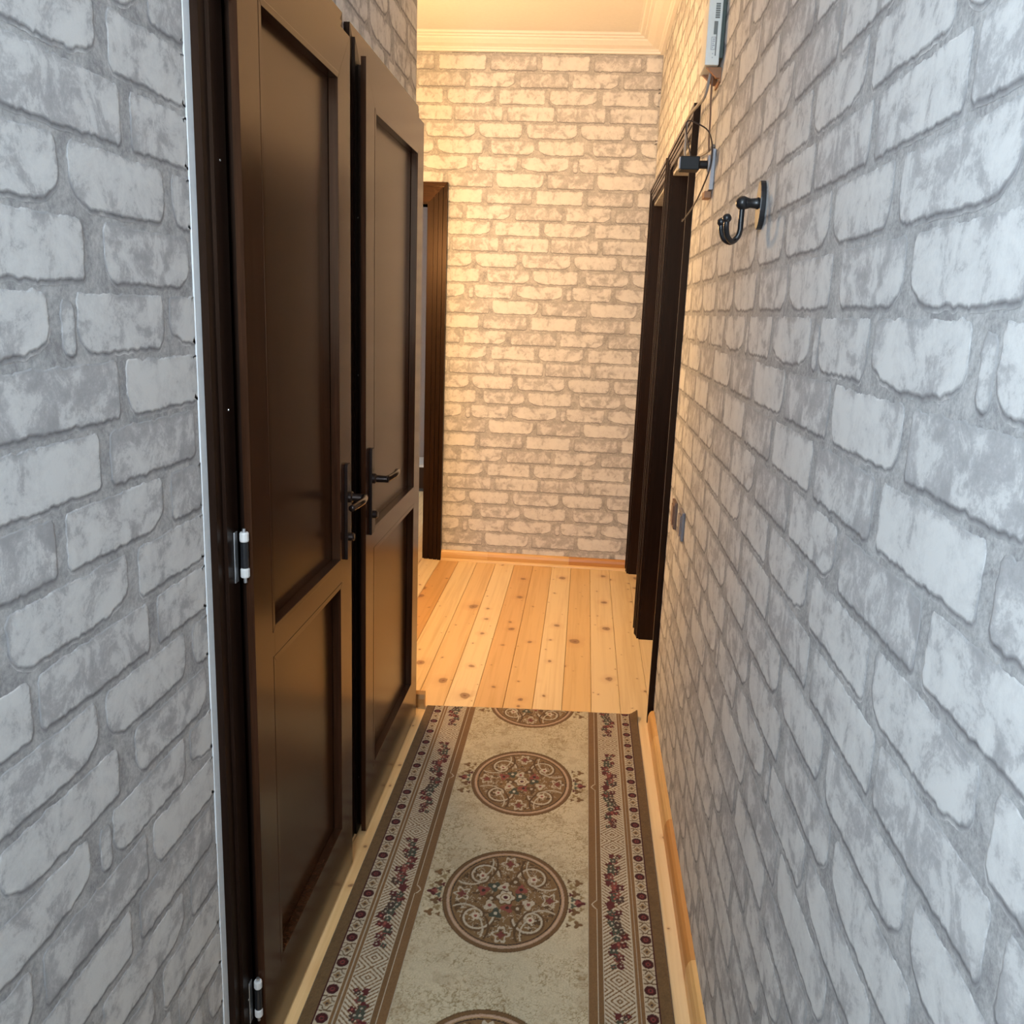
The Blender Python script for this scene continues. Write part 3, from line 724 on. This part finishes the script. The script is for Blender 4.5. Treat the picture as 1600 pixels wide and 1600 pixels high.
# ------------------------------------------------------------------ modem, bracket, socket, adapter and cables
xw = XR-RELIEF-.0006
def make_modem():
    y0, y1, z0, z1 = 2.496, 2.611, 2.0516, 2.21; xa, xb = xw-.046, xw-.004
    t = thing('modem', (xw, (y0+y1)/2, z0), 'slim white modem box high on the right wall above hanging cables', 'modem')
    MB().box(xa, xb-.0065, y0, y1, z0, z1).build('housing', MODEMM, t, bevel=.003)
    MB().box(xb-.0066, xb+.003, y0+.004, y1-.004, z0+.018, z1-.004).build('back_strip', GREEND, t, bevel=.001)  # dark strip filling the gap between housing and wall
    f = y0-.0006
    v = MB(); 
    for k in range(7): v.box(xa+.018, xb-.013, f-.0008, f+.0012, z1-.014-.0052*k-.0036, z1-.014-.0052*k)
    v.build('vent_slots', VENT, t)
    MB().box(xa+.0165, xb-.018, f-.0008, f+.0012, z0+.072, z1-.056).build('display', VENT, t)
    MB().box(xb-.0185, xb-.016, f-.0006, f+.0012, z0+.022, z1-.056).build('side_groove', VENT, t)
    lg = MB(); a, b, c, d_ = xa+.012, xa+.023, z0+.036, z0+.066; w = .0012
    lg.box(a, b, f-.0007, f+.001, c, c+w); lg.box(a, b, f-.0007, f+.001, d_-w, d_); lg.box(a, a+w, f-.0007, f+.001, c, d_); lg.box(b-w, b, f-.0007, f+.001, c, d_)
    lg.build('emblem_outline', GREYP, t)
    gl = MB()
    for k, (p, q) in enumerate(((.15, .40), (.15, .85), (.15, .60), (.15, .85), (.30, .85))):
        zz = c+.004+k*.0048; gl.box(a+.0022+p*.004, a+.0022+q*.008, f-.0007, f+.001, zz, zz+.0026)
    gl.build('emblem_marks', GREYP, t)
    for k in range(2): MB().lathe((xa+.018, f+.001, z0+.018+.009*k), [(.0016, 0), (.0012, -.0014)], 'y', 8).build('status_light', GREYP, t)
make_modem()
br = thing('wall_bracket', (xw, 2.554, 2.0055), 'small reddish brown bracket below the white modem', 'bracket')
for yy in (2.515, 2.592):
    MB().prism([(xw-.040, 2.0502), (xw, 2.0502), (xw, 2.0247), (xw-.012, 2.0247)], 'y', yy-.006, yy+.006).build('bracket_arm', COPPER, br, bevel=.001)
MB().box(xw-.004, xw, 2.508, 2.6, 2.0151, 2.0243).build('bracket_plate', COPPER, br)

so = thing('wall_socket', (xw, 2.525, 1.7847), 'pale grey wall socket behind the black adapter by the doorway', 'socket')
MB().box(xw-.011, xw, 2.486, 2.563, 1.7483, 1.85).build('cover_plate', GREYP, so, bevel=.002)
MB().lathe((xw-.011, 2.525, 1.8183), [(.022, .0), (.022, -.004), (.019, -.004), (.019, -.0005)], 'x', 20).build('socket_ring', GREYP, so)
MB().box(xw-.020, xw-.002, 2.501, 2.549, 1.7291, 1.7468).build('lower_clip', COPPER, so, bevel=.0015)
ad = thing('power_adapter', (xw-.05, 2.525, 1.8183), 'black plug-in power adapter sticking out of the wall socket', 'adapter')
MB().box(xw-.088, xw-.038, 2.499, 2.551, 1.7982, 1.8327).build('body', ADAPT, ad, bevel=.003)
MB().box(xw-.091, xw-.0882, 2.502, 2.548, 1.8011, 1.8299).build('front_face', GREYP, ad)  # front of the adapter, paler than its body
MB().lathe((xw-.038, 2.525, 1.8155), [(.0105, 0), (.0105, .022), (.014, .0225)], 'x', 14).build('plug_neck', ADAPT, ad)
def cable(name, label, pts, r, m):
    o = MB().tube(smooth_path(pts, 8), r, 8).build(name, m, None, org=pts[0], smooth=True); return tag(o, label, 'cable')
cable('grey_cable', 'thick grey cable from the modem down over the door casing corner',
      [(xw-.024, 2.534, 2.0487), (xw-.030, 2.573, 1.9959), (xw-.036, 2.688, 1.9959), (xw-.037, 2.93, 2.0103), (xw-.040, 2.93, 1.9479), (xw-.038, 2.90, 1.8903), (xw-.030, 2.707, 1.8615), (xw-.014, 2.592, 1.8567), (xw-.004, 2.515, 1.8615)], .0042, GREYC)
cable('brown_cable', 'thin brown cable hanging straight from the modem to the socket',
      [(xw-.018, 2.53, 2.0487), (xw-.020, 2.527, 1.9959), (xw-.017, 2.527, 1.9287), (xw-.016, 2.528, 1.8807), (xw-.0135, 2.529, 1.8505)], .0026, BROWNC)
cable('black_cable', 'thin black cable looping between the adapter and the door casing',
      [(xw-.060, 2.525, 1.8337), (xw-.068, 2.527, 1.8615), (xw-.078, 2.534, 1.9095), (xw-.072, 2.544, 1.9268), (xw-.050, 2.534, 1.9191), (xw-.022, 2.515, 1.898), (xw-.012, 2.482, 1.8567), (xw-.0135, 2.472, 1.8039), (xw-.024, 2.496, 1.7607), (xw-.034, 2.592, 1.7223), (xw-.034, 2.88, 1.7079), (xw-.030, 2.935, 1.7175)], .0020, BLACKC)

# ------------------------------------------------------------------ light switches
for i, (yy, zz, lab) in enumerate(((2.539, .830, 'dark grey light switch on the right wall, the nearer and larger of two'), (2.746, .815, 'brownish light switch on the right wall, next to the doorway'))):
    t = thing('light_switch', (xw, yy, zz), lab, 'light switch', 'light switches by the right doorway')
    MB().box(xw-.009, xw, yy-.040, yy+.040, zz-.042, zz+.042).build('switch_plate', (SWITCHM, SWITCHB)[i], t, bevel=.002)
    MB().box(xw-.012, xw-.0088, yy-.026, yy+.026, zz-.030, zz+.030).build('rocker', (SWITCHM, SWITCHB)[i], t, bevel=.0012)

# ------------------------------------------------------------------ low cabinet glimpsed through the far doorway
cb = thing('low_cabinet', (-1.35, 6.9, 0), 'dark low cabinet glimpsed through the far left doorway', 'cabinet')
MB().box(-1.9, -.95, 6.75, 7.08, .03, .20).build('body', CASE, cb, bevel=.003)
MB().box(-1.92, -.93, 6.73, 7.09, .2005, .222).build('top_board', plain('painted_highlight', (.5, .48, .45), .5), cb, bevel=.002)  # pale colour stands in for the highlight along the cabinet top
MB().box(-1.88, -.97, 6.78, 7.07, .0005, .0295).build('plinth', BLACK, cb)
for o in list(S.objects):
    if '_org' in o: del o['_org']
